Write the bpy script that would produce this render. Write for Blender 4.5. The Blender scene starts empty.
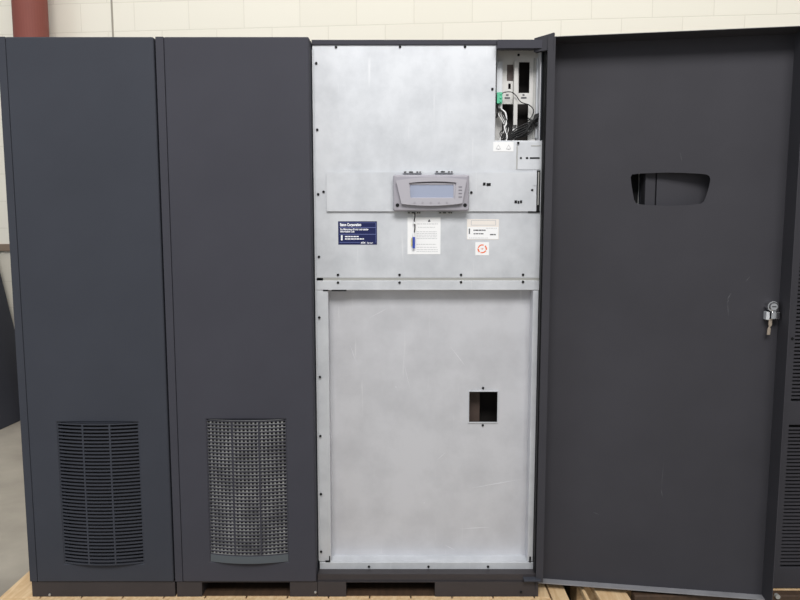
import bpy, bmesh, math, random
from mathutils import Vector, Matrix
random.seed(7)
sc = bpy.context.scene
COL = sc.collection
PI = math.pi

# ------------------------------------------------------------------ camera
F = 640.0; PITCH = math.radians(5.76); CY = -2.12; CZ = 1.372
cd = bpy.data.cameras.new('camera'); cam = bpy.data.objects.new('camera', cd); COL.objects.link(cam)
cd.sensor_width = 36.0; cd.lens = 36.0 * F / 800.0; cd.clip_start = 0.02
cam.location = (0, CY, CZ); cam.rotation_euler = (PI/2 - PITCH, 0, 0)
sc.camera = cam

def X(px, py, Y=0.0):
    a = math.atan((300 - py) / F) - PITCH
    d = Y - CY
    dep = d * math.cos(PITCH) - d * math.tan(a) * math.sin(PITCH)
    return (px - 400) * dep / F
def Z(py, Y=0.0):
    return CZ + math.tan(math.atan((300 - py) / F) - PITCH) * (Y - CY)
def P(px, py, Y): return Vector((X(px, py, Y), Y, Z(py, Y)))
def R(x0, y0, x1, y1, Y):                 # measured rectangle on plane Y -> x0,x1,z0,z1
    m = (y0 + y1) / 2
    return X(x0, m, Y), X(x1, m, Y), Z(y1, Y), Z(y0, Y)

# ------------------------------------------------------------------ materials
def mat(name, col, rough=0.5, metal=0.0, noise=0.0, scale=8.0, stretch=(1,1,1), bump=0.0, bscale=300.0, emit=None, spec=0.5, col2=None):
    m = bpy.data.materials.new(name); m.use_nodes = True
    nt = m.node_tree; b = nt.nodes['Principled BSDF']
    b.inputs['Base Color'].default_value = (*col, 1); b.inputs['Roughness'].default_value = rough
    b.inputs['Metallic'].default_value = metal; b.inputs['Specular IOR Level'].default_value = spec
    tc = nt.nodes.new('ShaderNodeTexCoord')
    if noise > 0 or col2:
        mp = nt.nodes.new('ShaderNodeMapping'); mp.inputs['Scale'].default_value = stretch
        n = nt.nodes.new('ShaderNodeTexNoise'); n.inputs['Scale'].default_value = scale; n.inputs['Detail'].default_value = 6
        n.inputs['Roughness'].default_value = 0.6
        r = nt.nodes.new('ShaderNodeValToRGB')
        r.color_ramp.elements[0].position = 0.3; r.color_ramp.elements[1].position = 0.72
        lo = col2 if col2 else tuple(c * (1 - noise) for c in col)
        hi = col if col2 else tuple(min(1, c * (1 + noise)) for c in col)
        r.color_ramp.elements[0].color = (*lo, 1); r.color_ramp.elements[1].color = (*hi, 1)
        nt.links.new(tc.outputs['Object'], mp.inputs['Vector']); nt.links.new(mp.outputs[0], n.inputs['Vector'])
        nt.links.new(n.outputs['Fac'], r.inputs['Fac']); nt.links.new(r.outputs[0], b.inputs['Base Color'])
    if bump > 0:
        n2 = nt.nodes.new('ShaderNodeTexNoise'); n2.inputs['Scale'].default_value = bscale
        bp = nt.nodes.new('ShaderNodeBump'); bp.inputs['Strength'].default_value = bump; bp.inputs['Distance'].default_value = 0.001
        nt.links.new(tc.outputs['Object'], n2.inputs['Vector'])
        nt.links.new(n2.outputs['Fac'], bp.inputs['Height']); nt.links.new(bp.outputs[0], b.inputs['Normal'])
    if emit:
        b.inputs['Emission Color'].default_value = (*emit[:3], 1); b.inputs['Emission Strength'].default_value = emit[3]
    return m

CHAR = mat('charcoal_powder_coat', (0.042, 0.0455, 0.0575), 0.68, 0, noise=0.07, scale=3.0, bump=0.2, bscale=600, spec=.2)
CHARB = mat('charcoal_coat_violet_light', (0.049, 0.049, 0.061), 0.68, 0, noise=0.07, scale=3.0, bump=0.2, bscale=600, spec=.2)  # same charcoal paint, with a violet tint of the light in its colour
CHARC = mat('charcoal_coat_warm_light', (0.043, 0.042, 0.049), 0.68, 0, noise=0.09, scale=3.0, bump=0.2, bscale=600, spec=.2)  # same charcoal paint again, the warmer tint of the light coloured in
SLATEB = mat('slate_grey_paint', (0.075, 0.088, 0.10), 0.45)
FLANGE = mat('pale_grey_flange', (0.23, 0.23, 0.245), 0.5, 0, noise=0.15, scale=9)  # paler grey than the rest of the door
CHARD = mat('charcoal_plinth', (0.033, 0.0285, 0.031), 0.6, 0, noise=0.1, scale=5, bump=0.2, bscale=500)
BLACK = mat('black_plastic', (0.009, 0.009, 0.010), 0.6, spec=.2)
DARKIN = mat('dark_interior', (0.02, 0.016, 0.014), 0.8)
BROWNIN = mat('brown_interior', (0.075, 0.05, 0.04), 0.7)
RUBBER = mat('black_cable_jacket', (0.009, 0.009, 0.010), 0.45, spec=.3)
WHITEWIRE = mat('white_cable_jacket', (0.8, 0.8, 0.8), 0.4)
GREEN = mat('green_terminal', (0.10, 0.50, 0.30), 0.45)
PAPER = mat('white_paper', (0.83, 0.83, 0.83), 0.6)
CREAMP = mat('cream_paper', (0.76, 0.71, 0.66), 0.6)
INK = mat('dark_ink', (0.10, 0.10, 0.11), 0.7)
GREYINK = mat('grey_ink', (0.50, 0.50, 0.51), 0.7)
BLUE = mat('navy_label', (0.013, 0.018, 0.080), 0.6, spec=.2)
BLUELINE = mat('label_rule_blue', (0.13, 0.16, 0.36), 0.5)
WHITEINK = mat('white_ink', (0.85, 0.86, 0.9), 0.5)
ORANGE = mat('orange_ink', (0.78, 0.16, 0.05), 0.5)
PINK = mat('pale_orange_ink', (0.85, 0.45, 0.38), 0.5)
PLAST = mat('grey_display_plastic', (0.33, 0.315, 0.35), 0.42, 0, noise=0.03, scale=20)
PLASTL = mat('light_display_plastic', (0.41, 0.395, 0.43), 0.42)
PLASTD = mat('dark_display_plastic', (0.20, 0.19, 0.215), 0.5)
LCD = mat('lcd_glass', (0.33, 0.365, 0.47), 0.25)
CHROME = mat('polished_chrome', (0.78, 0.78, 0.78), 0.16, 1.0)
BRASS = mat('worn_key_metal', (0.62, 0.52, 0.42), 0.35, 0.8)
BLUEP = mat('blue_tag_plastic', (0.03, 0.07, 0.42), 0.4)
YELLOWP = mat('yellow_tag_plastic', (0.6, 0.52, 0.22), 0.5)
ALU = mat('pale_filter_metal', (0.52, 0.52, 0.51), 0.45, 0.2, col2=(.12,.12,.12), scale=12)
RED = mat('red_oxide_paint', (0.195, 0.050, 0.036), 0.7, 0, noise=0.06, scale=6, stretch=(1, 1, .3))
BROWNT = mat('brown_rail_paint', (0.20, 0.145, 0.10), 0.6)

ALUW = mat('pale_sheet_metal', (.58,.57,.55), .5, .2)
def galv(name, base, lo):
    m = bpy.data.materials.new(name); m.use_nodes = True
    nt = m.node_tree; b = nt.nodes['Principled BSDF']; L = nt.links.new
    tc = nt.nodes.new('ShaderNodeTexCoord')
    n = nt.nodes.new('ShaderNodeTexNoise'); n.inputs['Scale'].default_value = 7; n.inputs['Detail'].default_value = 9; n.inputs['Roughness'].default_value = .62
    r = nt.nodes.new('ShaderNodeValToRGB'); r.color_ramp.elements[0].position = .32; r.color_ramp.elements[1].position = .6
    r.color_ramp.elements[0].color = (*lo, 1); r.color_ramp.elements[1].color = (*base, 1)
    L(tc.outputs['Object'], n.inputs['Vector']); L(n.outputs['Fac'], r.inputs['Fac'])
    # rubbed streaks and scratches
    mp = nt.nodes.new('ShaderNodeMapping'); mp.inputs['Scale'].default_value = (30, 30, 2.2); mp.inputs['Rotation'].default_value = (0, .5, 0)
    n2 = nt.nodes.new('ShaderNodeTexNoise'); n2.inputs['Scale'].default_value = 2.2; n2.inputs['Detail'].default_value = 4
    r2 = nt.nodes.new('ShaderNodeValToRGB'); r2.color_ramp.elements[0].position = .66; r2.color_ramp.elements[1].position = .8
    r2.color_ramp.elements[0].color = (0, 0, 0, 1); r2.color_ramp.elements[1].color = (.35, .35, .35, 1)
    L(tc.outputs['Object'], mp.inputs['Vector']); L(mp.outputs[0], n2.inputs['Vector']); L(n2.outputs['Fac'], r2.inputs['Fac'])
    mx = nt.nodes.new('ShaderNodeMix'); mx.data_type = 'RGBA'; mx.inputs['B'].default_value = (.86, .86, .87, 1)
    L(r2.outputs[0], mx.inputs['Factor']); L(r.outputs[0], mx.inputs['A']); L(mx.outputs['Result'], b.inputs['Base Color'])
    b.inputs['Metallic'].default_value = .32; b.inputs['Roughness'].default_value = .52; b.inputs['Specular IOR Level'].default_value = .3
    return m
GALV = galv('galvanised_steel', (.625, .64, .665), (.51, .525, .55))
GALVW = galv('worn_galvanised_steel', (.60, .603, .63), (.52, .523, .548))
GALVD = mat('dull_zinc', (.42, .42, .40), .5, .4, noise=.06, scale=14)

def wood(name, a, b_):
    m = bpy.data.materials.new(name); m.use_nodes = True
    nt = m.node_tree; b = nt.nodes['Principled BSDF']; L = nt.links.new
    tc = nt.nodes.new('ShaderNodeTexCoord'); mp = nt.nodes.new('ShaderNodeMapping'); mp.inputs['Scale'].default_value = (9, 1.2, 9)
    n = nt.nodes.new('ShaderNodeTexNoise'); n.inputs['Scale'].default_value = 5; n.inputs['Detail'].default_value = 6; n.inputs['Distortion'].default_value = 1.2
    r = nt.nodes.new('ShaderNodeValToRGB'); r.color_ramp.elements[0].position = .3; r.color_ramp.elements[1].position = .7
    r.color_ramp.elements[0].color = (*a, 1); r.color_ramp.elements[1].color = (*b_, 1)
    L(tc.outputs['Object'], mp.inputs['Vector']); L(mp.outputs[0], n.inputs['Vector']); L(n.outputs['Fac'], r.inputs['Fac']); L(r.outputs[0], b.inputs['Base Color'])
    b.inputs['Roughness'].default_value = .65
    return m
PINE = wood('pine_boards', (.56, .36, .18), (.74, .55, .33))
TIMBERSHADE = wood('dark_timber_and_shade', (.045, .026, .015), (.075, .043, .025))  # dark timber, also used for shade in the fork openings and under the door

# ------------------------------------------------------------------ mesh builder
class MB:
    def __init__(self, M=None):
        self.v = []; self.f = []; self.M = M
    def add(self, vs, fs):
        o = len(self.v); self.v += [Vector(p) for p in vs]; self.f += [tuple(i + o for i in f) for f in fs]; return self
    def box(self, x0, x1, y0, y1, z0, z1):
        return self.add([(x0,y0,z0),(x1,y0,z0),(x1,y1,z0),(x0,y1,z0),(x0,y0,z1),(x1,y0,z1),(x1,y1,z1),(x0,y1,z1)],
            [(0,3,2,1),(4,5,6,7),(0,1,5,4),(1,2,6,5),(2,3,7,6),(3,0,4,7)])
    def prism(self, poly, y0, y1, scale=1.0):      # poly of (x,z) extruded in y
        n = len(poly); cx = sum(p[0] for p in poly)/n; cz = sum(p[1] for p in poly)/n
        vs = [(cx+(x-cx)*scale, y0, cz+(z-cz)*scale) for x, z in poly] + [(x, y1, z) for x, z in poly]
        return self.add(vs, [tuple(range(n)), tuple(range(2*n-1, n-1, -1))] + [(i, i+n, (i+1)%n+n, (i+1)%n) for i in range(n)])
    def cyl(self, p, axis, r, h, n=16, r2=None):
        p = Vector(p); q = Vector(axis).normalized(); r2 = r if r2 is None else r2
        t = Vector((0,0,1)) if abs(q.z) < .9 else Vector((1,0,0)); a = q.cross(t).normalized(); b = q.cross(a)
        vs = [p + (a*math.cos(2*PI*i/n) + b*math.sin(2*PI*i/n))*r for i in range(n)] + [p + q*h + (a*math.cos(2*PI*i/n) + b*math.sin(2*PI*i/n))*r2 for i in range(n)]
        return self.add(vs, [tuple(range(n)), tuple(range(2*n-1, n-1, -1))] + [(i, i+n, (i+1)%n+n, (i+1)%n) for i in range(n)])
    def tube(self, pts, r, n=8, sub=6):
        pts = [Vector(p) for p in pts]; out = []
        for i in range(len(pts)-1):                # Catmull-Rom smoothing
            p0 = pts[max(i-1,0)]; p1 = pts[i]; p2 = pts[i+1]; p3 = pts[min(i+2,len(pts)-1)]
            for k in range(sub):
                t = k/sub
                out.append(.5*((2*p1)+(p2-p0)*t+(2*p0-5*p1+4*p2-p3)*t*t+(3*p1-p0-3*p2+p3)*t**3))
        out.append(pts[-1]); vs = []; fs = []
        a = None
        for i, p in enumerate(out):
            d = (out[min(i+1,len(out)-1)] - out[max(i-1,0)]).normalized()
            if a is None: a = d.orthogonal().normalized()
            a = (a - d*a.dot(d)).normalized(); b = d.cross(a)
            vs += [p + (a*math.cos(2*PI*k/n) + b*math.sin(2*PI*k/n))*r for k in range(n)]
        for i in range(len(out)-1):
            fs += [(i*n+k, i*n+(k+1)%n, (i+1)*n+(k+1)%n, (i+1)*n+k) for k in range(n)]
        fs += [tuple(range(n-1,-1,-1)), tuple(range((len(out)-1)*n, len(out)*n))]
        return self.add(vs, fs)
    def grid(self, xs, zs, y0, y1, holes):         # plate with rectangular holes
        x0, x1 = xs; z0, z1 = zs
        cx = sorted({x0, x1, *[c for h in holes for c in h[:2] if x0 < c < x1]})
        cz = sorted({z0, z1, *[c for h in holes for c in h[2:] if z0 < c < z1]})
        solid = {}
        for i in range(len(cx)-1):
            for j in range(len(cz)-1):
                mx = (cx[i]+cx[i+1])/2; mz = (cz[j]+cz[j+1])/2
                solid[i,j] = not any(h[0] < mx < h[1] and h[2] < mz < h[3] for h in holes)
        idx = {}; vs = []; fs = []
        def V(i, j, k):
            if (i,j,k) not in idx:
                idx[i,j,k] = len(vs); vs.append((cx[i], (y0,y1)[k], cz[j]))
            return idx[i,j,k]
        for (i,j), s in solid.items():
            if not s: continue
            fs.append((V(i,j,0),V(i+1,j,0),V(i+1,j+1,0),V(i,j+1,0))); fs.append((V(i,j,1),V(i,j+1,1),V(i+1,j+1,1),V(i+1,j,1)))
            if not solid.get((i-1,j)): fs.append((V(i,j,0),V(i,j+1,0),V(i,j+1,1),V(i,j,1)))
            if not solid.get((i+1,j)): fs.append((V(i+1,j,0),V(i+1,j,1),V(i+1,j+1,1),V(i+1,j+1,0)))
            if not solid.get((i,j-1)): fs.append((V(i,j,0),V(i,j,1),V(i+1,j,1),V(i+1,j,0)))
            if not solid.get((i,j+1)): fs.append((V(i,j+1,0),V(i+1,j+1,0),V(i+1,j+1,1),V(i,j+1,1)))
        return self.add(vs, fs)
    def curve2d(self, loops, y0, y1):              # filled outline with holes, loops of (x,z)
        cu = bpy.data.curves.new('tmp', 'CURVE'); cu.dimensions = '2D'; cu.fill_mode = 'BOTH'; cu.extrude = abs(y1-y0)/2
        for lp in loops:
            s = cu.splines.new('POLY'); s.points.add(len(lp)-1); s.use_cyclic_u = True
            for k, (x, z) in enumerate(lp): s.points[k].co = (x, z, 0, 1)
        return self._conv(cu, lambda c: Vector((c.x, (y0+y1)/2 - c.z, c.y)))
    def text(self, s, x, z, y, size, w=None, ext=.0002, align='LEFT', bold=0):
        cu = bpy.data.curves.new('tmp', 'FONT'); cu.body = s; cu.size = size; cu.extrude = ext; cu.align_x = align; cu.offset = bold
        k = 1.0
        if w:
            o = bpy.data.objects.new('tmp', cu); COL.objects.link(o); bpy.context.view_layer.update()
            k = w / max(o.dimensions.x, 1e-6); bpy.data.objects.remove(o)
        return self._conv(cu, lambda c: Vector((x + c.x*k, y - c.z, z + c.y)))
    def _conv(self, cu, fn):
        o = bpy.data.objects.new('tmp', cu); COL.objects.link(o)
        dg = bpy.context.evaluated_depsgraph_get()
        me = bpy.data.meshes.new_from_object(o.evaluated_get(dg))
        self.add([fn(v.co) for v in me.vertices], [tuple(p.vertices) for p in me.polygons])
        bpy.data.objects.remove(o); bpy.data.curves.remove(cu); bpy.data.meshes.remove(me)
        return self
    def build(self, name, m, parent=None, bevel=0, smooth=False, seg=2):
        vs = [self.M @ p for p in self.v] if self.M else self.v
        lo = Vector((min(p[i] for p in vs) for i in range(3))); hi = Vector((max(p[i] for p in vs) for i in range(3)))
        c = (lo+hi)/2
        if parent is None: c.z = lo.z
        me = bpy.data.meshes.new(name); me.from_pydata([tuple(p-c) for p in vs], [], self.f)
        bm = bmesh.new(); bm.from_mesh(me); bmesh.ops.recalc_face_normals(bm, faces=bm.faces); bm.to_mesh(me); bm.free()
        me.materials.append(m)
        if smooth:
            for p in me.polygons: p.use_smooth = True
        o = bpy.data.objects.new(name, me); COL.objects.link(o)
        WL[o.name] = c
        o.location = c - (WL[parent.name] if parent else Vector())
        if parent: o.parent = parent
        if bevel:
            b = o.modifiers.new('bevel', 'BEVEL'); b.width = bevel; b.segments = seg; b.limit_method = 'ANGLE'; b.angle_limit = math.radians(40)
        return o
WL = {}
def tag(o, label=None, cat=None, group=None, kind=None):
    for k, v in (('label', label), ('category', cat), ('group', group), ('kind', kind)):
        if v: o[k] = v
    return o
def empty(name, loc, label, cat, group=None):
    o = bpy.data.objects.new(name, None); COL.objects.link(o); o.location = loc; o.empty_display_size = .1; WL[o.name] = Vector(loc)
    return tag(o, label, cat, group)
def place_copy(o, parent, world):
    c = o.copy(); COL.objects.link(c); c.parent = parent; c.location = Vector(world) - WL[parent.name]; WL[c.name] = Vector(world); return c

# ------------------------------------------------------------------ setting
fl = MB().add([(-9,-7,0),(9,-7,0),(9,6,0),(-9,6,0),(-9,-7,-.1),(9,-7,-.1),(9,6,-.1),(-9,6,-.1)],
    [(0,1,2,3),(7,6,5,4),(0,4,5,1),(1,5,6,2),(2,6,7,3),(3,7,4,0)]).build('floor',
    mat('stained_concrete', (.44, .40, .335), .55, 0, col2=(.24, .215, .18), scale=1.6, bump=.1, bscale=60))
tag(fl, kind='structure')

def block_wall():
    m = bpy.data.materials.new('cream_painted_block'); m.use_nodes = True
    nt = m.node_tree; b = nt.nodes['Principled BSDF']; L = nt.links.new
    tc = nt.nodes.new('ShaderNodeTexCoord'); sp = nt.nodes.new('ShaderNodeSeparateXYZ'); cb = nt.nodes.new('ShaderNodeCombineXYZ')
    L(tc.outputs['Object'], sp.inputs[0]); L(sp.outputs['X'], cb.inputs['X']); L(sp.outputs['Z'], cb.inputs['Y'])
    mp = nt.nodes.new('ShaderNodeMapping'); mp.inputs['Location'].default_value = (.105, -.005, 0); L(cb.outputs[0], mp.inputs['Vector'])
    br = nt.nodes.new('ShaderNodeTexBrick'); br.inputs['Scale'].default_value = 1; br.inputs['Brick Width'].default_value = .4064; br.inputs['Row Height'].default_value = .2032
    br.inputs['Mortar Size'].default_value = .0035; br.inputs['Mortar Smooth'].default_value = .4
    br.inputs['Color1'].default_value = (.75, .715, .62, 1); br.inputs['Color2'].default_value = (.73, .695, .60, 1); br.inputs['Mortar'].default_value = (.655, .62, .53, 1)
    L(mp.outputs[0], br.inputs['Vector']); L(br.outputs['Color'], b.inputs['Base Color'])
    n = nt.nodes.new('ShaderNodeTexNoise'); n.inputs['Scale'].default_value = 90; L(tc.outputs['Object'], n.inputs['Vector'])
    mu = nt.nodes.new('ShaderNodeMath'); mu.operation = 'MULTIPLY_ADD'; mu.inputs[1].default_value = -1.0
    n.inputs['Detail'].default_value = 3
    sc_ = nt.nodes.new('ShaderNodeMath'); sc_.operation = 'MULTIPLY'; sc_.inputs[1].default_value = .25; L(n.outputs['Fac'], sc_.inputs[0])
    L(br.outputs['Fac'], mu.inputs[0]); L(sc_.outputs[0], mu.inputs[2])
    bp = nt.nodes.new('ShaderNodeBump'); bp.inputs['Strength'].default_value = .35; bp.inputs['Distance'].default_value = .003
    L(mu.outputs[0], bp.inputs['Height']); L(bp.outputs[0], b.inputs['Normal']); b.inputs['Roughness'].default_value = .7
    return m
YAW = math.atan(-0.0796)
wb = MB().box(-7, 7, 0, .2, 0, 5.2).build('wall_back', block_wall()); wb.location = (0, 2.553, 0); wb.rotation_euler.z = YAW
# keep the mesh's front face on the measured wall line
for v in wb.data.vertices: v.co.y += .1
tag(wb, kind='structure')
def wally(x): return 2.553 - .0796*x
tr = MB().box(-3.2, 1.2, -.03, 0, -.027, .027).build('trim_1', BROWNT, bevel=.004)
for v in tr.data.vertices: pass
tr.rotation_euler.z = YAW; xx = -3.4; tr.location = (xx, wally(xx)-.016, 1.253); tag(tr, kind='structure')
# dark control joint in the block wall
cj = MB().box(-.006, .006, -.002, .002, 0, 5.2).build('trim_2', mat('joint_sealant', (.30,.275,.23), .8)); cj.rotation_euler.z = YAW
xj = (112.5-400)*4.66/640; cj.location = (xj, wally(xj)-.0025, 0); tag(cj, kind='structure')

# red column
xc = (30.2-400)*4.50/640
col = empty('red_column', (xc, wally(xc)-.2, 0), 'thick red painted round steel column before the cream block wall', 'column')
MB().cyl((xc, wally(xc)-.2, 0), (0,0,1), .112, 5.0, 40).build('shaft', RED, col, smooth=False)
MB().box(xc-.125, xc+.125, wally(xc)-.325, wally(xc)-.075, 0, .02).build('base_plate', RED, col, bevel=.003)
for p in col.children[0].data.polygons:
    if len(p.vertices) == 4: p.use_smooth = True

# dark slant-sided panel on the floor at the far left
sl = MB().add([(-2.834,2.30,.0),(-2.815,2.72,.0),(-3.9,2.72,0),(-3.9,2.30,0), (-3.072,2.30,1.25),(-3.053,2.72,1.25),(-3.9,2.72,1.25),(-3.9,2.30,1.25)],
    [(3,2,1,0),(4,5,6,7),(0,1,5,4),(1,2,6,5),(2,3,7,6),(3,0,4,7)]).build('equipment_housing', CHAR, bevel=.006)
tag(sl, 'dark slant-sided equipment housing on the concrete floor at the left edge, before block wall', 'housing')

# ------------------------------------------------------------------ pallets
pal = empty('wooden_pallet', (-.4, .4, 0), 'pale pine pallet with lengthwise boards under the three joined charcoal cabinets', 'pallet')
bx = -1.40
ends = []
while bx < .50:
    w = min(.14, .525 - bx); ends.append((bx, bx + w)); bx += w + .004
ends.append((.531, .589))
MB().box(-1.40, .527, -.12, -.003, .093, .113).build('deck_board', PINE, pal, bevel=.002)
for a, b in ends: MB().box(a, b, -.001 if b < .53 else -.12, 1.0, .093, .113).build('deck_board', PINE, pal, bevel=.002)
for y in (-.11, .42, .90): MB().box(-1.40, .589, y, y+.09, 0, .093).build('stringer', PINE, pal, bevel=.003)
pal2 = empty('wooden_pallet', (1.2, .4, 0), 'short pallet with dark timber front beam, under the slotted cabinet behind the open door', 'pallet')
for a, b in ((.646, .658), (.692, .80), (.83, 1.04), (1.05, 1.25), (1.26, 1.46), (1.47, 1.62)):
    MB().box(a, b, -.05 if a < .8 else .028, 1.0, .095, .118).build('deck_board', PINE, pal2, bevel=.002)
for y in (.1, .45, .88): MB().box(.646, 1.62, y, y+.09, 0, .095).build('stringer', PINE, pal2, bevel=.003)
MB().box(.815, 1.62, -.01, .025, .0, .127).build('front_beam', TIMBERSHADE, pal2, bevel=.004)['label'] = 'dark brown timber front beam, lengthened as shade under the door'  # timber at the right; left part added to darken the gap under the door
p = P(775.3, 595.5, -.01); MB().cyl((p.x+.004, -.02, p.z), (0,1,0), .008, .012, 16).build('bolt', GALVD, pal2)

# ------------------------------------------------------------------ cabinets
TOP = 2.0055; ZB = .113; ZD = .170
def grille(MBx, x0, x1, z0, z1, n, bulge, y, slat=.0062, solid=0.0):
    seg = 14; zp = (z1 - z0)/n; MB0 = MBx
    def yy(x): s = (x-(x0+x1)/2)/((x1-x0)/2); return y - bulge*(1-s*s)
    def strip(za, zb, xa, xb, k, th=.003, dy=0, m=None):
        vs = []; fs = []
        for i in range(k+1):
            x = xa + (xb-xa)*i/k; q = yy(x)+dy
            vs += [(x,q,za),(x,q,zb),(x,q+th,zb),(x,q+th,za)]
        for i in range(k):
            o = i*4
            for e in range(4): fs.append((o+e, o+(e+1)%4, o+4+(e+1)%4, o+4+e))
        fs += [(0,1,2,3), tuple(k*4+e for e in (3,2,1,0))]
        (m or MB0).add(vs, fs)
    for i in range(n+1):
        zc = z0 + i*zp
        strip(zc-slat/2, zc+slat/2, x0, x1, seg)
    for k in (1, 2):
        xm = x0 + (x1-x0)*k/3; strip(z0, z1, xm-.0026, xm+.0026, 2, .0035)
    for xm in (x0, x1): MBx.box(xm-.0015, xm+.0015, y, y+.008, z0-slat/2, z1+slat/2)
    if solid: MBx = MB(); strip(z0-slat/2, z0+solid, x0, x1, seg, .002, -.0012, MBx)
    lip = MBx if solid else None; MBx = MB0
    # closing crescents at top and bottom
    for zz in (z0-slat/2, z1+slat/2-.001):
        poly = [(x0+(x1-x0)*i/seg, yy(x0+(x1-x0)*i/seg)) for i in range(seg+1)]
        k = len(poly) + 2
        poly = poly + [(x1, y+.003), (x0, y+.003)]
        MBx.add([(a,b,zz) for a,b in poly] + [(a,b,zz+.001) for a,b in poly], [tuple(range(k)), tuple(range(2*k-1,k-1,-1))] + [(i,(i+1)%k,(i+1)%k+k,i+k) for i in range(k)])
    return lip

def cab_body(x0, x1, yf, z0, parent, t=.02):
    b = MB(); yb = yf + .82
    b.box(x0, x0+t, yf, yb, z0, TOP); b.box(x1-t, x1, yf, yb, z0, TOP); b.box(x0+t, x1-t, yf, yb, TOP-.007, TOP)
    b.box(x0+t, x1-t, yb-t, yb, z0, TOP-.007); b.box(x0+t, x1-t, yf, yb-t, z0, z0+t)
    return b.build('cabinet_body', CHAR, parent, bevel=.002)
def plinth(x0, x1, y, z0, z1, opening, parent):
    b = MB(); b.grid((x0, x1), (z0, z1), y, y+.012, [(*opening, z0-.01, z1-.002)] if opening else [])
    b.box(x0, x0+.012, y+.012, y+.80, z0, z1); b.box(x1-.012, x1, y+.012, y+.80, z0, z1)
    b.box(x0+.012, x1-.012, y+.79, y+.80, z0, z1)
    if opening:      # fork tunnel cheeks
        b.box(opening[0]-.01, opening[0], y+.012, y+.78, z0, z1); b.box(opening[1], opening[1]+.01, y+.012, y+.78, z0, z1)
    base = b.build('base', CHARD, parent)
    if opening: MB().box(opening[0], opening[1], y+.004, y+.78, z0-.0002, z0+.0015).build('fork_tunnel_shade', TIMBERSHADE, base)  # dark plate added to put the tunnel's shade over the pallet wood
    return base
SCREW = MB().cyl((0,0,0), (0,1,0), .0042, .003, 10)

C1 = (-1.291, -.789); C2 = (-.784, -.2915); C3 = (-.289, .470)
c1 = empty('equipment_cabinet', ((C1[0]+C1[1])/2, .4, ZB), 'tall charcoal cabinet at the far left with a black three-column slotted vent', 'cabinet')
c2 = empty('equipment_cabinet', ((C2[0]+C2[1])/2, .4, ZB), 'tall charcoal cabinet with a pale mesh-backed vent, left of the bare silver panels', 'cabinet')
for c, (x0, x1), op, vp in ((c1, C1, None, (60.8, 423.3, 140.8, 562.8)), (c2, C2, (X(202, 590, .006), X(290, 590, .006)), (208.5, 420.5, 287, 561))):
    paint = CHAR if c is c1 else CHARB
    cab_body(x0, x1, .045, .168, c)
    plinth(x0+.004, x1+.002, .006, ZB+.001, .168, op, c)
    MB().box(x0, x0+.0263, .002, .043, ZD, TOP).build('frame_stile', paint, c, bevel=.002)
    vx0, vx1, vz0, vz1 = R(*vp, 0)
    d = MB().grid((x0+.0275, x1), (ZD, TOP-.001), 0, .04, [(vx0, vx1, vz0-.003, vz1+.003)]).build('door', paint, c, bevel=.005, seg=3)
    g = MB(); lip = grille(g, vx0, vx1, vz0, vz1, 40, .018, .003, slat=.0054 if c is c1 else .0040, solid=.024 if c is c2 else 0)
    g.build('vent_grille', paint, d)
    if lip: lip.build('grille_lip', SLATEB, d)['label'] = 'blue-grey curved bottom lip'
    lin = MB(); lin.box(vx0-.01, vx1+.01, .30, .305, vz0-.02, vz1+.02)
    if c is c1:
        MB().box(vx0-.01, vx1+.01, .046, .05, vz0-.02, vz1+.02).build('vent_backing', BLACK, d)
    else:
        rb = MB(); k = 20; zp = (vz1-vz0)/40; w = (vx1-vx0)/k
        for i in range(k+1):                       # pale punched mesh just behind the slats
            x = vx0 + w*i; s = (x-(vx0+vx1)/2)/((vx1-vx0)/2); y = .0067 - .018*(1-s*s)
            rb.box(x-.0026, x+.0026, y, y+.003, vz0+.024, vz1)
            if i < k:
                x2 = vx0 + w*(i+1); s2 = (x2-(vx0+vx1)/2)/((vx1-vx0)/2); y2 = .0067 - .018*(1-s2*s2)
                for j in range(2, 41):
                    z = vz0 + zp*j
                    rb.add([(x,y,z-.0026),(x2,y2,z-.0026),(x2,y2,z+.0026),(x,y,z+.0026),(x,y+.003,z-.0026),(x2,y2+.003,z-.0026),(x2,y2+.003,z+.0026),(x,y+.003,z+.0026)],
                        [(0,1,2,3),(4,7,6,5),(0,4,5,1),(3,2,6,7)])
        rb.build('filter_mesh', ALU, d)['label'] = 'pale punched filter mesh'
        fb = MB().box(vx0-.01, vx1+.01, .046, .05, vz0-.02, vz1+.02).build('filter_backing', BLACK, d)
s0 = None
def screw(parent, px, py, Y, m=BLACK, name='screw'):
    p = P(px, py + 1.2, Y); o = bpy.data.objects.new(name, SMESH[m.name]); COL.objects.link(o); o.parent = parent
    o.location = Vector((p.x, Y-.0025, p.z)) - WL[parent.name]; return o
SMESH = {}
for m in (BLACK, GALVD, CHROME):
    o = MB().cyl((0,0,0), (0,1,0), .0036, .003, 12, .0045).build('screw', m); SMESH[m.name] = o.data; bpy.data.objects.remove(o)
    for v in SMESH[m.name].vertices: v.co.z += 0
screw(c1, 50, 594.5, .006, GALVD); screw(c2, 315.5, 592, .006, GALVD)

# ---- third cabinet: open, silver panels
c3 = empty('equipment_cabinet', (.1, .4, ZB), 'open charcoal cabinet with bare silver panels, a small display and its door swung right', 'cabinet')
YS = .05
cab_body(C3[0], C3[1], .056, .168, c3, .004)
plinth(C3[0]+.001, X(538.3, 590, .006), .006, ZB+.001, .168, (X(346, 590, .006), X(435, 590, .006)), c3)
screw(c3, 521, 592, .006)
# dark front rail on top, stile left, lower rail
MB().box(C3[0], C3[1], .045, .0545, Z(44.6, .045), 2.008).build('top_rail', CHARB, c3, bevel=.001)
MB().box(X(496.5, 45, .04), C3[1], .016, .0445, Z(48.0, .016), Z(39.6, .016)).build('rail_lip', CHARB, c3)

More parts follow.
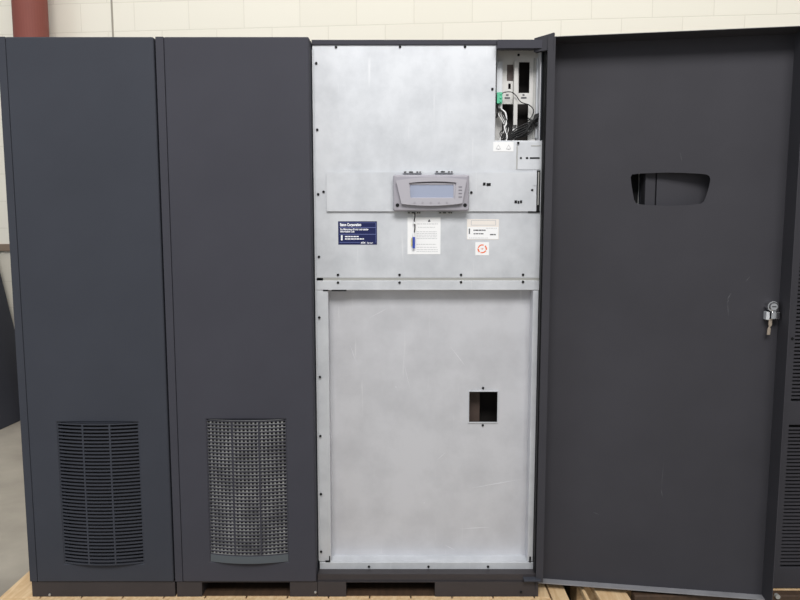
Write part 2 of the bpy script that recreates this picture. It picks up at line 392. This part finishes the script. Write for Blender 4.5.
MB().box(C3[0]+.001, X(537, 575, .02), .012, .054, .1685, Z(569, .047)).build('lower_rail', CHARD, c3)

xl = -.2883; xr = X(542.4, 160, YS)
bay = (X(495.7, 92, YS), xr + .01, Z(140.5, YS), Z(44, YS)+.01)
up = MB().grid((xl, xr), (Z(278, YS), Z(44.3, YS)), YS, YS+.004, [bay]).build('upper_panel', GALV, c3, bevel=.0015)
# flange edge down the left of the silver panels
MB().box(xl, xl+.0055, YS-.004, YS, Z(560, YS), Z(50, YS)).build('edge_strip', GALV, c3)
MB().box(xr+.001, .4725, .022, .0545, .172, Z(48.3, .036)).box(.4704, .4785, .0545, .09, .172, 1.995).build('hinge_gap_shade', BLACK, c3)  # black strips added as the shade in the hinge gap, hiding the wall
# thin seam ridge and cross strip under the upper panel
MB().box(X(323, 279, YS), xr, YS+.0012, YS+.006, Z(282, YS), Z(277, YS)).build('seam', GALVD, c3)
cs = MB().grid((xl, xr), (Z(290, YS), Z(280.6, YS)), YS-.001, YS+.003, []).build('cross_strip', GALV, c3, bevel=.001)
# lower dished panel
zt = Z(290.5, YS); zb = Z(561.5, YS); rx0 = X(329.5, 420, YS); rx1 = X(530.5, 420, YS)
lfr = MB().box(xl+.0005, rx0, YS, YS+.004, zb, zt).build('lower_frame', GALV, c3, bevel=.001)
MB().box(rx1, X(535.6, 430, YS), YS, YS+.004, zb, zt).build('lower_frame', GALV, c3, bevel=.001)
hole = R(469, 391.5, 497.3, 422, YS+.045)
D = .045
dp = MB().grid((rx0, rx1), (zb, zt), YS+D, YS+D+.003, [hole])
dp.box(rx0-.002, rx0, YS+.004, YS+D, zb, zt); dp.box(rx1, rx1+.002, YS+.004, YS+D, zb, zt)
dp.box(rx0, rx1, YS+.004, YS+D, zt, zt+.002)
lpo = dp.build('lower_panel', GALVW, c3)
MB().box(rx0-.002, rx1+.002, YS, YS+D, zb-.003, zb).build('sill', GALV, c3)
MB().grid((X(319.8, 565, YS), X(535.5, 565, YS)), (Z(569, YS), Z(562, YS)), YS-.003, YS+.003, []).build('bottom_strip', GALV, c3, bevel=.001)
for a, b_, c_, d_ in ((325.5, 560.4, 330, 562), (329.2, 556, 330.2, 561), (529.2, 556.5, 530.8, 562)):
    MB().box(*R(a, b_, c_, d_, YS-.001)[:2], YS-.0035, YS-.001, *R(a, b_, c_, d_, YS-.001)[2:]).build('corner_notch', BLACK, c3)
for a, b_ in ((323, 328), (331.5, 346.5)):
    r = R(a, 289.7, b_, 291.2, YS); MB().box(r[0], r[1], YS-.0015, YS+.002, r[2], r[3]).build('slot', BLACK, c3)
# rim round the square port, and the dark box behind it
t = .003
pr = MB().grid((hole[0]-t, hole[1]+t), (hole[2]-t, hole[3]+t), YS+D-.004, YS+D, [hole]); pr.build('port_rim', GALV, lpo)
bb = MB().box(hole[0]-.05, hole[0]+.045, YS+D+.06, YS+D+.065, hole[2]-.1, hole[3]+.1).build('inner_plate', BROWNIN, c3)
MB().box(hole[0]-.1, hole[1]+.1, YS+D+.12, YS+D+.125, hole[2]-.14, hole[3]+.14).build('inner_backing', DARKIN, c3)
for px, py in ((483, 388), (482.7, 425.3)): screw(lpo, px, py, YS+D)
YD2 = YS + D; SCR = mat('bright_scratch', (.70,.70,.73), .5)
for x0, y0, x1, y1, w in ((472,488,522,479,.5),(460,529,490,527,.5),(450,346,466,367,.6),(402,356,411,392,.35),(445,545,455,550,.5),(350,345,356,362,.5),(437,460,446,452,.5),(388,308,369,318,.5),(424,502,424.6,503.5,.9),(395.4,386,396.4,388,.9)):
    p0 = Vector(P(x0,y0,YD2).xz); p1 = Vector(P(x1,y1,YD2).xz); dd = (p1-p0).normalized(); e = Vector((-dd.y, dd.x))*w*.0016
    MB().prism([tuple(p0), tuple((p0+p1)/2+e), tuple(p1), tuple((p0+p1)/2-e)], YD2-.0004, YD2).build('scratch', SCR, lpo)
# screws
for px, py in ((336,47.4),(400,47),(465,47),(316.3,63.5),(317.3,130),(318.2,194.5),(319,257),(323.6,192),(492.3,89.3),
               (338,275),(399.5,275),(461,275),(523,274.8)): screw(up, px, py, YS)
for px, py in ((338,282.7),(399.5,282.7),(461,282.2),(523,282)): screw(cs, px, py, YS-.001)
for px, py in ((319.3,317.5),(320,377),(320.4,436),(321,494),(321.2,551.5),(369,566.5),(428.5,566.5),(488,566.5)): screw(c3, px, py, YS-.003)

# display mounting plate
pl = R(326.5, 172.3, 536.5, 211.3, YS-.006)
plate = MB().grid((pl[0], pl[1]), (pl[2], pl[3]), YS-.007, YS-.001, [(X(533, 190, YS-.006), pl[1]+.01, Z(195.5, YS-.006), Z(185.5, YS-.006))]).build('display_plate', GALV, c3)
r = R(530, 185.5, 536.3, 195.5, YS-.004); MB().box(r[0], r[1], YS-.005, YS-.001, r[2], r[3]).build('tab', GALV, plate)
screw(plate, 532, 190.3, YS-.005)
for x0, x1, y in ((483, 485.5, 184), (486.5, 490.7, 184.5), (514.5, 517, 201.8), (517.6, 519.3, 202.3), (520, 522, 201.8)):
    r = R(x0, y-1.4, x1, y+1.4, YS-.007); MB().box(r[0], r[1], YS-.0085, YS-.006, r[2], r[3]).build('slot', BLACK, plate)
screw(plate, 471.3, 192.7, YS-.007)
# black edge channel right of the plate
r = R(536.6, 170.5, 540, 212, YS-.002)
ch = MB().box(r[0], r[1], YS-.004, YS-.0005, r[2], r[3]).build('edge_channel', BLACK, c3)
r2 = R(528, 211, 540, 212.6, YS-.002); MB().box(r2[0], r2[1], YS-.004, YS-.0005, r2[2], r2[3]).build('channel_foot', BLACK, ch)
r3 = R(537.6, 172, 538.6, 205, YS-.003); MB().box(r3[0], r3[1], YS-.008, YS-.004, r3[2], r3[3]).build('channel_strip', GALVD, ch)
# access plate right above
ap = R(517.6, 142.5, 541.2, 169.5, YS-.002)
acc = MB().box(ap[0], ap[1], YS-.002, YS-.0005, ap[2], ap[3]).build('access_plate', GALV, c3)
r = R(516.4, 146.3, 517.6, 169, YS-.001); MB().box(r[0], r[1], YS-.002, YS, r[2], r[3]).build('slot', GALVD, up)
for x0, x1, y, h in ((520, 522, 158, 1), (526, 528.3, 158, 1), (530, 539.7, 158, .8)):
    r = R(x0, y-h, x1, y+h, YS-.004); MB().box(r[0], r[1], YS-.0028, YS-.001, r[2], r[3]).build('slot', BLACK, acc)
r = R(531, 145.2, 541.3, 146.2, YS-.004); MB().box(r[0], r[1], YS-.0028, YS-.001, r[2], r[3]).build('slot', GALVD, acc)
screw(c3, 518.2, 143.2, YS-.004)

# ---- wiring bay
YB = .10
bx0 = bay[0]-.02; bx1 = C3[1]-.0075; bz0 = Z(140, YS); bz1 = Z(47, YS)
hol = [R(507, 64.5, 513.3, 81, YB), R(518.8, 62, 529.5, 93, YB), R(502, 104, 512.8, 141, YB), R(517.2, 104, 528, 141, YB), R(508.2, 83.5, 510.8, 89, YB)]
bp_ = MB().grid((bx0, bx1), (Z(148, YB), 1.991), YB, YB+.003, hol).build('bay_back_plate', mat('bay_zinc', (.60,.59,.57), .5, .2, noise=.05, scale=20), c3)
sidew = MB().box(bx1, bx1+.003, YS+.006, YB, bz0-.03, 1.99)
sidew.build('bay_side', GALVW, c3)
MB().box(bx0, bx1, YS+.005, YB, bz0-.014, bz0-.010).build('bay_floor', GALV, c3)
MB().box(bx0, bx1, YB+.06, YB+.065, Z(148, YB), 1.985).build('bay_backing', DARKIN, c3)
r = R(507, 64.5, 513.3, 81, YB); MB().box(r[0], r[1], YB+.004, YB+.008, r[2], r[3]).build('slot_insert', mat('brown_board', (.10,.075,.07), .6), bp_)
r = R(513.8, 61, 517.6, 125, YB-.012); MB().box(r[0], r[1], YB-.014, YB-.001, r[2], r[3]).build('divider', ALUW, bp_)
r = R(496.5, 62, 502, 108, YB-.006); MB().box(r[0], r[1], YB-.012, YB-.001, r[2], r[3]).build('flange', GALV, bp_)
for px, yy_, m_ in ((533.5, .097, GALVD), (536.6, .088, GALV), (539.5, .072, GALVD)):
    r = R(px-.5, 58, px+.9, 138, yy_); MB().box(r[0], r[1], yy_, YB-.0005, r[2], r[3]).build('side_rib', m_, c3)
for px, py in ((518.5, 55.2),): screw(bp_, px, py, YB)
for a, b_, y in ((504.5, 510, 98), (506, 508.5, 95), (521, 526.5, 97.8), (522.5, 524.5, 95)):
    r = R(a, y-.8, b_, y+.8, YB); MB().box(r[0], r[1], YB-.001, YB+.001, r[2], r[3]).build('slot_marking', INK, bp_)
# green terminal and cables
r = R(496.8, 92.3, 502.3, 103.5, .065)
gt = MB().box(r[0], r[1], .062, .087, r[2], r[3]); 
for i in range(3):
    z = r[2] + (r[3]-r[2])*(i+.5)/3; gt.cyl((r[1]-.006, .062, z), (0,-1,0), .0035, .003, 10)
gt.build('terminal_block', GREEN, c3, bevel=.002)
def cable(pts, rad, m, name='cable'): return MB().tube([P(a, b_, .057+(y-.075)*.55) for a, b_, y in pts], rad, 8).build(name, m, c3, smooth=True)
cable([(500,95,.11),(504,92.5,.10),(511,92,.10),(516,95.5,.11),(521,102,.12),(529,105,.12),(533.5,110,.12),(532,116,.13),(528,121,.14)], .0016, RUBBER)
cable([(497,93,.10),(496.5,100,.095),(498,110,.10),(496.5,118,.10)], .003, RUBBER)
for i in range(9):
    a = random.uniform(-3.5, 3); b_ = random.uniform(-4.5, 4.5)
    cable([(541.5-random.random()*2,108+i*2.2,.10),(538,121+b_,.11),(531,126+a,.12+.01*random.random()),(522,131+b_*.8,.11),(513,136+a*.6,.10),(507,139.5,.09),(505.5+i*.5,142,.085)], .0026, RUBBER)
for i in range(4):
    cable([(528+i*2,118+i,.13),(533,124+i*1.5,.11),(530-i*2,133+i,.10),(521-i*2,136+i*.8,.095),(510+i*2,138,.10),(507,130-i*3,.12),(503+i,112,.14)], .0022, RUBBER)
for i in range(3):
    o = i*2.1
    cable([(499+o*.6,104,.11),(498.5+o,114,.10),(503+o*.8,122,.095),(504+o,130,.09),(500.5+o*1.2,137,.09),(500+o*1.3,141.5,.08)], .0017, WHITEWIRE)
for i in range(3):
    cable([(499.5+i*1.5,108,.10),(501+i*2,118,.10),(505.5-i*1.2,127,.09),(500+i*2.2,133,.088),(503-i,140.5,.08)], .0016, RUBBER)
cable([(514,129,.115),(511.5,134,.10),(513,137,.10),(516,131,.11)], .0022, WHITEWIRE)
for i in range(5):
    cable([(541,112+i*2,.09),(537,118-i,.085),(530-i,122+i*2.5,.08),(519-i*1.5,127+i*3,.08),(509,135+i*1.5,.078),(504,141.5-i,.078)], .0021, RUBBER)
for i in range(2):
    cable([(500+i,109,.09),(503+i*2.5,113,.08),(506.5,120+i*3,.078),(507.5-i*3,128,.078),(505+i*2,136,.078),(502+i*4,141.5,.078)], .0026, WHITEWIRE if i else RUBBER)
cable([(540,116,.09),(536.5,114.5,.09),(534.5,117,.095),(537,121,.10)], .0028, RUBBER)

# ---- stickers
def sticker(name, px, m, Y=YS, lab=None, bev=0):
    r = R(*px, Y); o = MB().box(r[0], r[1], Y-.0008, Y, r[2], r[3]).build(name, m, up)
    if lab: o['label'] = lab
    return o, r
def inked(o, name, m, fn):
    b = MB(); fn(b); return b.build(name, m, o)
YL = YS-.0008
def bars(b, rows, Y=YL, gap=None):
    for x0, x1, y0, y1 in rows:
        x = x0
        while x < x1 - .2:
            w = min(random.uniform(1.2, 3.6), x1-x); r = R(x, y0, x+w, y1, Y); b.box(r[0], r[1], Y-.0003, Y, r[2], r[3]); x += w + .45
# navy label
o, r = sticker('contact_label', (338.2, 221.3, 377, 244.6), BLUE, lab='navy blue label with white lettering')
PX = (r[1]-r[0])/38.8
def txt(b, s, px, py, h, w, bold=.0): b.text(s, X(px, py, YL), Z(py, YL), YL-.0001, h*PX*1.35, w*PX, bold=bold)
def f(b):
    txt(b, 'Eaton Corporation', 340, 226, 2.9, 21, .0006)
    txt(b, 'For Maintenance/Service and training', 340.2, 230.2, 2.0, 28, .0003)
    txt(b, 'Information Call', 340.2, 232.3, 1.7, 14, .0003)
    txt(b, 'EATON', 361, 243.6, 1.7, 4.2, .0004); txt(b, 'Powerware', 367, 243.6, 1.7, 6, .0002)
inked(o, 'lettering', WHITEINK, f)
def f(b):
    bars(b, [(345, 359, 236, 237.1), (345, 364, 238.4, 239.5)])
    for q in (236.1, 238, 239.4): b.cyl((X(341.8, q, YL), YL, Z(q, YL)), (0,-1,0), .0035, .0003, 12)
inked(o, 'small_print', WHITEINK, f)
def f(b):
    for x0, y0, x1, y1 in ((339.5,227.3,376,227.8),(339.5,234,376,234.5),(339.5,242.2,360,242.6),(375.7,223,376.1,243),(339.3,222.6,376,222.9)):
        q = R(x0, y0, x1, y1, YL); b.box(q[0], q[1], YL-.0003, YL, q[2], q[3])
inked(o, 'rule_lines', BLUELINE, f)
# white instruction sheet
o, r = sticker('instruction_sheet', (407.5, 217.2, 440.5, 254.3), PAPER, lab='white printed instruction sheet with black triangle')
def f(b):
    rows = [(417, 438, 223.6, 224.3), (418, 435, 227, 227.5)] + [(416.5, 437, y, y+.5) for y in (231.5, 233.2, 234.9, 236.6, 238.3)] + [(416.5, 436, 244, 244.6), (416.5, 437, 247, 247.5), (416.5, 438, 249.4, 249.9), (416.5, 438, 251.3, 251.8)]
    bars(b, rows)
inked(o, 'small_print', GREYINK, f)
inked(o, 'warning_triangle', INK, lambda b: b.prism([(X(427.8, 221.8, YL), Z(221.8, YL)), (X(430.6, 221.8, YL), Z(221.8, YL)), (X(429.2, 219, YL), Z(219, YL))], YL-.0003, YL))
# rating label
o, r = sticker('rating_label', (467, 219.2, 498.8, 239.6), CREAMP, lab='cream and white rating label with small print')
q = R(467.5, 227, 498.3, 239.2, YL); MB().box(q[0], q[1], YL-.0003, YL, q[2], q[3]).build('white_field', PAPER, o)
YQ = YL-.0003
inked(o, 'small_print', INK, lambda b: bars(b, [(473.5, 485.5, 229.6, 230.9), (473.5, 483.5, 233.2, 234.3), (490, 495.8, 234, 235.2), (468.8, 470, 228.5, 234)], YQ))
inked(o, 'faint_print', GREYINK, lambda b: bars(b, [(469, 488, 237.7, 238.2)], YQ))
inked(o, 'header_print', GREYINK, lambda b: bars(b, [(486, 497, 228, 228.5)], YQ))
inked(o, 'box_outline', GREYINK, lambda b: b.grid(R(471, 220.2, 496, 225.4, YL)[:2], R(471, 220.2, 496, 225.4, YL)[2:], YL-.0003, YL, [R(471.6, 220.7, 495.4, 224.9, YL)]))
# orange ring sticker
o, r = sticker('recycling_sticker', (475.3, 242.2, 489, 255.3), PAPER, lab='small white sticker with an orange ring')
cx = X(482.2, 248.8, YL); cz = Z(248.8, YL); q = PX*4.6
def ring(b, a0, a1, ro, ri, n=14):
    vs = []; 
    for i in range(n+1):
        a = a0 + (a1-a0)*i/n
        for rr in (ri, ro): vs += [(cx+rr*math.cos(a), YL-.0003, cz+rr*math.sin(a)), (cx+rr*math.cos(a), YL, cz+rr*math.sin(a))]
    fs = [(0,1,3,2), (n*4, n*4+2, n*4+3, n*4+1)]
    for i in range(n):
        k = i*4
        for e in ((0,2),(2,3),(3,1),(1,0)): fs.append((k+e[0], k+e[1], k+4+e[1], k+4+e[0]))
    b.add(vs, fs)
for a0, w_ in ((68, 100), (178, 52), (245, 88), (345, 62)):
    inked(o, 'ring_arc', ORANGE, lambda b: ring(b, math.radians(a0), math.radians(a0+w_), q*(1.04 if a0 in (178, 345) else .97), q*.72))
inked(o, 'centre_mark', PINK, lambda b: b.prism([(cx-.003, cz), (cx, cz+.004), (cx+.003, cz), (cx, cz-.004)], YL-.0003, YL).box(cx-.006, cx+.006, YL-.0003, YL, cz-.0007, cz+.0007))
# twin warning label under the wiring bay
o, r = sticker('warning_label', (493.2, 142, 513.5, 151.5), PAPER, lab='white label with two grey triangles')
def f(b):
    for c in (498.3, 508.6):
        T = lambda s: [(X(c, 147, YL)+dx*s, Z(147.2, YL)+dz*s) for dx, dz in ((-.009, -.007), (.009, -.007), (0, .009))]
        b.curve2d([T(1), T(.66)], YL-.0003, YL); bars(b, [(c-.9, c+.9, 149.2, 149.9)])
inked(o, 'triangles', GREYINK, f)

# ---- display console
YD = YS-.007
q0 = R(393.2, 174.6, 469.2, 211, YD-.028)
con = MB().box(q0[0], q0[1], YD-.028, YD, q0[2], q0[3]).build('display_console', PLAST, c3, bevel=.006, seg=3)
YF = YD-.028
def arc_poly(tl, tr, br, bl, bow, n=10):
    pts = []
    for i in range(n+1):
        t = i/n; pts.append((tl[0]+(tr[0]-tl[0])*t, tl[1]+(tr[1]-tl[1])*t + bow[0]*4*t*(1-t)))
    for i in range(n+1):
        t = i/n; pts.append((br[0]+(bl[0]-br[0])*t, br[1]+(bl[1]-br[1])*t + bow[1]*4*t*(1-t)))
    return pts
def pxp(a, b_, Y): return (X(a, b_, Y), Z(b_, Y))
outer = arc_poly(pxp(396, 181, YF), pxp(466.5, 180, YF), pxp(462, 203.5, YF), pxp(401.5, 204, YF), (.010, -.007))
scr = arc_poly(pxp(409, 183.2, YF), pxp(456, 182.8, YF), pxp(454.6, 198.6, YF), pxp(410.5, 198.6, YF), (.004, 0))
bz = MB(); bz.curve2d([outer, scr], YF-.012, YF); bz.build('bezel', PLASTL, con, bevel=.0025)
YLCD = YF-.001
MB().prism(scr, YF-.002, YF).build('screen_surround', PLASTD, con)
q = R(408.5+1.6, 184.7, 453.5, 197.6, YLCD-.004); 
MB().grid((q[0]-.008, q[1]+.008), (q[2]-.008, q[3]+.006), YF-.006, YF-.002, [q]).build('screen_frame', PLASTL, con, bevel=.001)
MB().box(q[0], q[1], YF-.0035, YF-.002, q[2], q[3]).build('screen', LCD, con)['label'] = 'pale blue blank screen'
for px in (414.6, 422.6, 430.7, 438.9, 446.8):
    p = P(px, 202.8, YF-.012); MB().cyl((p.x, YF-.012, p.z), (0,-1,0), .0036, .0012, 12).build('button', PLAST, con)
for py in (187, 190.2, 193.5, 197):
    r = R(458.5, py-.6, 462, py+.6, YF-.012); MB().box(r[0], r[1], YF-.0128, YF-.011, r[2], r[3]).build('indicator', PLASTD, con)
for px in (397.5, 465): 
    p = P(px, 205.2, YF); MB().cyl((p.x, YF-.002, p.z), (0,1,0), .006, .003, 14).build('screw', BLACK, con)
for a, b_, y in ((403, 421.5, 172.3), (434.8, 453, 172), (407.5, 420.5, 212.8), (438.5, 452, 212.8)):
    r = R(a, y-1.1, b_, y+1.2, YD); k = MB().box(r[0], r[1], YD-.010, YD, r[2], r[3]).build('clip', GALV if y < 200 else GALVD, con, bevel=.0008)
    for u, w in ((.05, .12), (.32, .22), (.72, .1), (.88, .08)):
        xx = r[0] + (r[1]-r[0])*u; MB().box(xx, xx+(r[1]-r[0])*w, YD-.0112, YD-.009, r[2]+.002, r[3]-.002).build('clip_slot', BLACK, k)
# hanging tagged cable
kc = MB().tube([P(414.8, 212.5, .03), P(414.9, 217, .036), P(414.2, 221, .044), P(415, 226, .046), P(414.5, 231, .046), P(413.8, 237, .045)], .0018, 8).build('tag_cord', RUBBER, con, smooth=True)
for a, b_, m, rr, nm in ((214.5, 216.2, PAPER, .003, 'cord_sleeve'), (222, 224, PAPER, .0034, 'cord_sleeve'), (232.5, 237, PAPER, .003, 'cord_sleeve'), (237, 248.3, BLUEP, .0042, 'blue_tag')):
    p = P(414.2 if b_ < 230 else 413.8, b_, .042); h = Z(a, .042)-Z(b_, .042); MB().cyl(p, (0,0,1), rr, h, 12).build(nm, m, kc)
p = P(411.8, 246, .045); MB().cyl(p, (.02,0,1), .0022, .027, 10).build('yellow_tag', YELLOWP, kc)

# ---- hinges
hx = X(541, 42, .02)
MB().add([(hx-.02,.03,1.965),(hx+.036,-.004,1.965),(hx+.04,.002,1.965),(hx-.01,.045,1.965),(hx-.02,.03,2.008),(hx+.036,-.004,2.016),(hx+.04,.002,2.016),(hx-.01,.045,2.008)],
    [(0,3,2,1),(4,5,6,7),(0,1,5,4),(1,2,6,5),(2,3,7,6),(3,0,4,7)]).build('hinge', CHARC, c3)
r = R(523, 575, 538.5, 580, .01); MB().box(r[0], r[1]+.005, -.012, .031, Z(577, .01)-.006, Z(577, .01)).build('hinge', CHAR, c3, bevel=.001)

# ---- the open door
h0 = Vector((.4735, 0, 0)); h1 = Vector((1.234, -.11, 0)); u = (h1-h0).normalized(); W = (h1-h0).length
n = Vector((u.y, -u.x, 0)); n = n if n.y < 0 else -n
DT = .08
M = Matrix(((u.x, -n.x, 0, h0.x), (u.y, -n.y, 0, h0.y), (0, 0, 1, 0), (0, 0, 0, 1)))   # local x along door, y away from viewer, z up
def on_door(px, py, yl):                       # viewer's line met with the door plane at local depth yl
    a = math.atan((300-py)/F) - PITCH
    o = Vector((0, CY, CZ)); dz = math.tan(a); dep = math.cos(PITCH) - dz*math.sin(PITCH)
    d = Vector(((px-400)*dep/F, 1, dz))
    p0 = h0 - n*yl; t = (p0-o).dot(n)/d.dot(n); q = o + d*t
    return ((q-h0).dot(u), q.z)
DZ0 = .14; DZ1 = 2.004
win = [on_door(*p, DT) for p in ((632, 174.5), (640, 173.6), (655, 173), (670, 172.6), (685, 173), (700, 173.8), (706.5, 174.6), (709.5, 176.5), (710.2, 180), (708.5, 188), (706, 196), (703.8, 201.5), (701, 203.6), (690, 205), (670, 205.8), (650, 205.2), (640, 204.4), (636, 203.2), (634, 200), (632.5, 192), (631, 182), (630.6, 177))]
dm = MB(M)
dm.curve2d([[(0, DZ0), (W, DZ0), (W, DZ1), (0, DZ1)], win], DT-.002, DT)
dm.box(0, W, 0, DT-.002, DZ1-.002, DZ1); dm.box(W-.002, W, 0, DT-.002, DZ0, DZ1-.002); dm.box(0, .002, 0, DT-.002, DZ0, DZ1-.002)
dm.box(.002, .024, 0, .002, DZ0+.03, DZ1-.002)
door = dm.build('door', CHARC, c3); door['label'] = 'charcoal door swung open, inner face showing'
MB(M).box(0, W, DT-.030, DT-.002, DZ0-.001, DZ0+.003).build('bottom_flange', FLANGE, door)['label'] = 'pale grey bottom flange'
# window rim
wc = (sum(p[0] for p in win)/len(win), sum(p[1] for p in win)/len(win))
big = [(wc[0]+(x-wc[0])*1.012, wc[1]+(z-wc[1])*1.03) for x, z in win]
# lock: barrel, block, key
def dl(px, py, yl): a = on_door(px, py, yl); return a
a = dl(773.2, 306.5, DT-.03)
MB(M).cyl((a[0], DT-.002, a[1]), (0,-1,0), .017, .030, 24).cyl((a[0], DT-.032, a[1]), (0,-1,0), .0145, .006, 24, .011).build('lock_barrel', CHROME, door, smooth=False)
MB(M).box(a[0]-.006, a[0]+.006, DT-.0395, DT-.0375, a[1]-.0015, a[1]+.0015).build('key_slot', BLACK, door)
b_ = dl(772.8, 315, DT-.02)
MB(M).box(b_[0]-.008, b_[0]+.018, DT-.032, DT-.002, b_[1]-.013, b_[1]+.012).build('latch_block', CHROME, door, bevel=.002)
MB(M).box(b_[0]-.022, b_[0]-.011, DT-.026, DT-.002, b_[1]-.016, b_[1]+.011).build('latch_plate', GALV, door, bevel=.002)
MB(M).box(b_[0]-.011, b_[0]-.008, DT-.02, DT-.002, b_[1]-.010, b_[1]+.010).build('latch_gap', BLACK, door)
k = dl(770.2, 321, DT-.02)
MB(M).prism([(k[0]-.005, k[1]+.006), (k[0]+.006, k[1]+.006), (k[0]+.006, k[1]-.014), (k[0]+.001, k[1]-.020), (k[0]+.003, k[1]-.026), (k[0]+.002, k[1]-.046), (k[0]-.008, k[1]-.046), (k[0]-.007, k[1]-.026), (k[0]-.003, k[1]-.018), (k[0]-.005, k[1]-.012)], DT-.022, DT-.017).build('key', BRASS, door, bevel=.001)
# pale scratches worn through the paint
SCUFF = mat('scuffed_paint', (.115,.115,.125), .6)
for x0, y0, x1, y1, w in ((745.5,282,750,276,.5),(727,300,731,293,.8),(727,303,729,299,.6),(727.4,302,728.5,316,.5),(661,489,662.5,497,.7),(664,458,661,492,.25),(593,512,600,515,.5),(680,152,682,162,.3)):
    p0 = Vector(on_door(x0, y0, DT-.002)); p1 = Vector(on_door(x1, y1, DT-.002)); d = (p1-p0).normalized(); e = Vector((-d.y, d.x))*w*.0012
    MB(M).prism([tuple(p0), tuple((p0+p1)/2+e), tuple(p1), tuple((p0+p1)/2-e)], DT-.0024, DT-.002).build('scratch', SCUFF, door)

# ------------------------------------------------------------------ slotted cabinet behind the open door
c4 = empty('equipment_cabinet', (1.2, .45, .12), 'charcoal cabinet at the right edge with two stacked slotted vents, behind the open door', 'cabinet')
YR = .046; x0 = X(645.5, 190, YR); x1 = x0 + .70
cab_body(x0, x1, YR+.045, .12, c4)
MB().box(x0, x0+.034, YR+.002, YR+.043, .121, TOP-.002).build('frame_stile', CHARC, c4, bevel=.002)
vxa = X(786, 500, YR) ; 
v1 = (X(793.2, 370, YR), X(793.2, 370, YR)+.16, Z(401.5, YR), Z(215, YR)); v2 = (v1[0]-.002, v1[1], Z(567.5, YR), Z(425, YR))
d4 = MB().grid((x0+.0375, x1), (.121, TOP-.002), YR, YR+.04, [v1, v2]).build('door', CHARC, c4, bevel=.003)
for v in (v1, v2):
    g = MB(); nn = round((v[3]-v[2])/.0132)
    for i in range(nn):
        z = v[2] + (v[3]-v[2])*(i+1)/(nn+1); g.box(v[0], v[1], YR+.002, YR+.006, z-.0036, z+.0036)
    g.build('vent_grille', CHARC, d4)
    MB().box(v[0]-.01, v[1]+.01, YR+.046, YR+.05, v[2]-.02, v[3]+.02).build('vent_backing', BLACK, d4)
screw(d4, 792.3, 338.5, YR)
# narrow dark column added so the gap shows dark through the cutout
sp = empty('gap_filler', (.66, .5, .118), 'narrow black filler column added to darken the view through the open door cutout', 'cabinet')
xs1 = X(639.2, 190, .11); 
MB().box(.60, xs1-.003, .11, .85, .12, 1.99).build('column_body', BLACK, sp, bevel=.002)
MB().box(xs1-.003, xs1+.003, .106, .12, .13, 1.98).build('edge_strip', PAPER, sp)['label'] = 'pale strip standing in for the bright wall through the gap'  # white strip added in place of the bright wall glimpsed past the column

# ------------------------------------------------------------------ light
w = bpy.data.worlds.new('world'); sc.world = w; w.use_nodes = True
w.node_tree.nodes['Background'].inputs[0].default_value = (.93, .96, 1, 1); w.node_tree.nodes['Background'].inputs[1].default_value = .42
def area(name, loc, target, sx, sy, power, colr):
    l = bpy.data.lights.new(name, 'AREA'); l.shape = 'RECTANGLE'; l.size = sx; l.size_y = sy; l.energy = power; l.color = colr
    o = bpy.data.objects.new(name, l); COL.objects.link(o); o.location = loc
    o.rotation_euler = (Vector(target)-Vector(loc)).to_track_quat('-Z', 'Y').to_euler(); return o
area('ceiling_lamp_front', (.2, -4.2, 5.4), (.1, 0, .9), 4.0, 1.8, 350, (1, .985, .97))
area('back_wall_fill', (.2, .9, 5.0), (.2, 2.4, 2.2), 8, .8, 80, (1, .98, .94))  # unseen lamp added to brighten the block wall
area('cool_side_fill', (-5.5, -2.5, 2.4), (-1, 0, 1.0), 2.5, 2.5, 55, (.8, .9, 1))  # unseen cool lamp added to tint the left cabinets bluer

vs = sc.view_settings; vs.view_transform = 'Standard'; vs.look = 'None'; vs.gamma = 1; vs.exposure = 0
try: vs.use_curve_mapping = False
except Exception: pass
